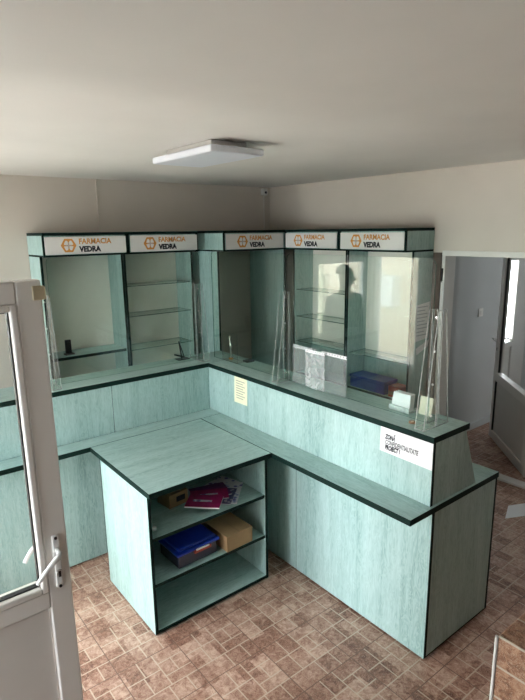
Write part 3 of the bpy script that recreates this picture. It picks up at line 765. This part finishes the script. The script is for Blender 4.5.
# ---------------------------------------------------------------- person seen only as a reflection in the glass
def skin_body(name, verts, edges, radii, mat, parent=None, loc=(0, 0, 0)):
    me = bpy.data.meshes.new(name); me.from_pydata([Vector(v) for v in verts], edges, []); me.materials.append(M[mat])
    o = bpy.data.objects.new(name, me); COL.objects.link(o); o.location = loc if parent is None else (0, 0, 0)
    if parent: o.parent = parent
    mdk = o.modifiers.new('skin', 'SKIN')
    if not me.skin_vertices:
        lay = me.attributes
    sv = me.skin_vertices[0].data
    for i, rr in enumerate(radii): sv[i].radius = rr if isinstance(rr, tuple) else (rr, rr)
    sv[0].use_root = True
    s = o.modifiers.new('sub', 'SUBSURF'); s.levels = 1; s.render_levels = 2
    return o
# standing at ease, facing the counter (-y); local coordinates, feet at z = 0
def body_graph(cloth):
    V = [(0, 0, .93)]; E = []; R = [(.15, .11)]
    def add(p, parent, r): V.append(p); E.append((parent, len(V) - 1)); R.append(r if isinstance(r, tuple) else (r, r)); return len(V) - 1
    a = add((0, 0, 1.10), 0, (.145, .10)); a = add((0, .005, 1.28), a, (.165, .11)); ch = add((0, .01, 1.40), a, (.15, .095))
    nk = add((0, .0, 1.48), ch, .062)
    if not cloth:
        n2 = add((0, -.012, 1.545), nk, .055); h1 = add((0, -.022, 1.60), n2, (.068, .082)); h2 = add((0, -.018, 1.66), h1, (.078, .095)); add((0, -.01, 1.72), h2, (.062, .075))
    for s in (-1, 1):
        sh = add((s * .17, .01, 1.405), ch, .062); el = add((s * .235, .02, 1.14), sh, .047); wr = add((s * .235, -.05, .90), el, .034 if cloth else .027)
        if not cloth:
            pm = add((s * .232, -.06, .83), wr, (.018, .036))
            for k in range(4):
                f1 = add((s * .228, -.09 + k * .021, .775), pm, .009); add((s * .215, -.09 + k * .020, .735 + (.01 if k in (0, 3) else 0)), f1, .0078)
            t1 = add((s * .215, -.105, .82), pm, .010); add((s * .205, -.115, .785), t1, .008)
        hp = add((s * .095, 0, .86), 0, (.095, .10)); kn = add((s * .105, -.005, .49), hp, .062); an = add((s * .11, .02, .10), kn, .045 if not cloth else .055)
        if not cloth: t = add((s * .115, -.06, .04), an, .038); add((s * .12, -.14, .03), t, .03)
    return V, E, R
PL = Vector((-3.20, -.40, 0))
V, E, R_ = body_graph(False)
pr = skin_body('person', V, E, R_, 'skin', None, PL); pr['label'] = 'person in dark clothes, mirrored as a silhouette in the glass screen'; pr['category'] = 'person'
V, E, R_ = body_graph(True)
skin_body('clothing', V, E, [(a + .014, b_ + .014) for a, b_ in R_], 'cloth', pr)
hb = MB(); rings = []
for j in range(7):
    th = math.radians(8 + j * 13.5); z_ = 1.672 + .094 * math.cos(th); q = math.sin(th)
    rings.append([hb.bm.verts.new((PL.x + .084 * q * math.cos(k * math.pi / 8), PL.y + .012 + .100 * q * math.sin(k * math.pi / 8) * (1 if math.sin(k * math.pi / 8) > 0 else .8), z_)) for k in range(16)])
for j in range(6):
    for k in range(16):
        f = hb.bm.faces.new((rings[j][k], rings[j + 1][k], rings[j + 1][(k + 1) % 16], rings[j][(k + 1) % 16])); f.material_index = hb.mi('hair'); f.smooth = True
hb.bm.faces.new(rings[0]); o = hb.build('hair', pr)
sh = MB()
for s in (-1, 1): sh.box(PL.x + s * .115 - .048, PL.x + s * .115 + .048, PL.y - .19, PL.y + .07, 0.001, .075, 'black', bev=.02)
sh.build('shoes', pr)
fc = MB()
for s in (-1, 1): fc.tube([(PL.x + s * .032, PL.y - .103, 1.645), (PL.x + s * .032, PL.y - .112, 1.645)], .010, 'ink', 10)
fc.tube([(PL.x, PL.y - .10, 1.65), (PL.x, PL.y - .135, 1.612)], [.008, .014], 'skin', 10); fc.tube([(PL.x - .024, PL.y - .105, 1.58), (PL.x + .024, PL.y - .105, 1.58)], .006, 'red', 8)
fc.build('face', pr)

# ---------------------------------------------------------------- light: daylight through the windows
w = bpy.data.worlds.new('sky'); SC.world = w; w.use_nodes = True
bg = w.node_tree.nodes['Background']; bg.inputs[0].default_value = (.93, .97, 1.0, 1); bg.inputs[1].default_value = 22.5
def portal(name, loc, rot, sx, sy):
    l = bpy.data.lights.new(name, 'AREA'); l.shape = 'RECTANGLE'; l.size = sx; l.size_y = sy; l.cycles.is_portal = True
    o = bpy.data.objects.new(name, l); COL.objects.link(o); o.location = loc; o.rotation_euler = rot
P2 = math.pi / 2
portal('daylight_portal_window', (XL - .11, -1.78, 1.14), (0, -P2, 0), 1.68, 1.16)
portal('daylight_portal_side', (XL - .11, -.375, 1.235), (0, -P2, 0), 1.37, .65)
portal('daylight_portal_baffle_gap', (-5.88, -2.72, 1.14), (0, -P2, 0), 2.28, .58)
portal('daylight_portal_back', (-3.6, .11, 1.35), (-P2, 0, 0), .84, .9)
portal('daylight_portal_hall_fill', (XH + .11, -2.65, 1.55), (0, P2, 0), .7, .4)
portal('daylight_portal_hall', (2.45, -1.19, .96), (-P2, 0, 0), .58, 1.68)

# ---------------------------------------------------------------- camera
cam = bpy.data.cameras.new('camera'); co = bpy.data.objects.new('camera', cam); COL.objects.link(co)
r_ = Vector((.78255931, -.62243312, -.01333956)); u_ = Vector((.14568158, .16224378, .97593741)); f_ = Vector((.6052915, .76567223, -.21764242))
co.matrix_world = Matrix(((r_.x, u_.x, -f_.x, -3.4043), (r_.y, u_.y, -f_.y, -4.1648), (r_.z, u_.z, -f_.z, 2.1073), (0, 0, 0, 1)))
cam.sensor_fit = 'VERTICAL'; cam.sensor_height = 36; cam.lens = 533.97 * 36 / 700; cam.clip_start = .02
SC.camera = co
SC.view_settings.view_transform = 'Standard'; SC.view_settings.look = 'None'; SC.view_settings.gamma = 1; SC.view_settings.use_curve_mapping = False
SC.view_settings.exposure = 0.06
SC.cycles.max_bounces = 12; SC.cycles.diffuse_bounces = 5; SC.cycles.glossy_bounces = 5; SC.cycles.transparent_max_bounces = 32
SC.cycles.use_denoising = True; SC.cycles.sample_clamp_indirect = 8
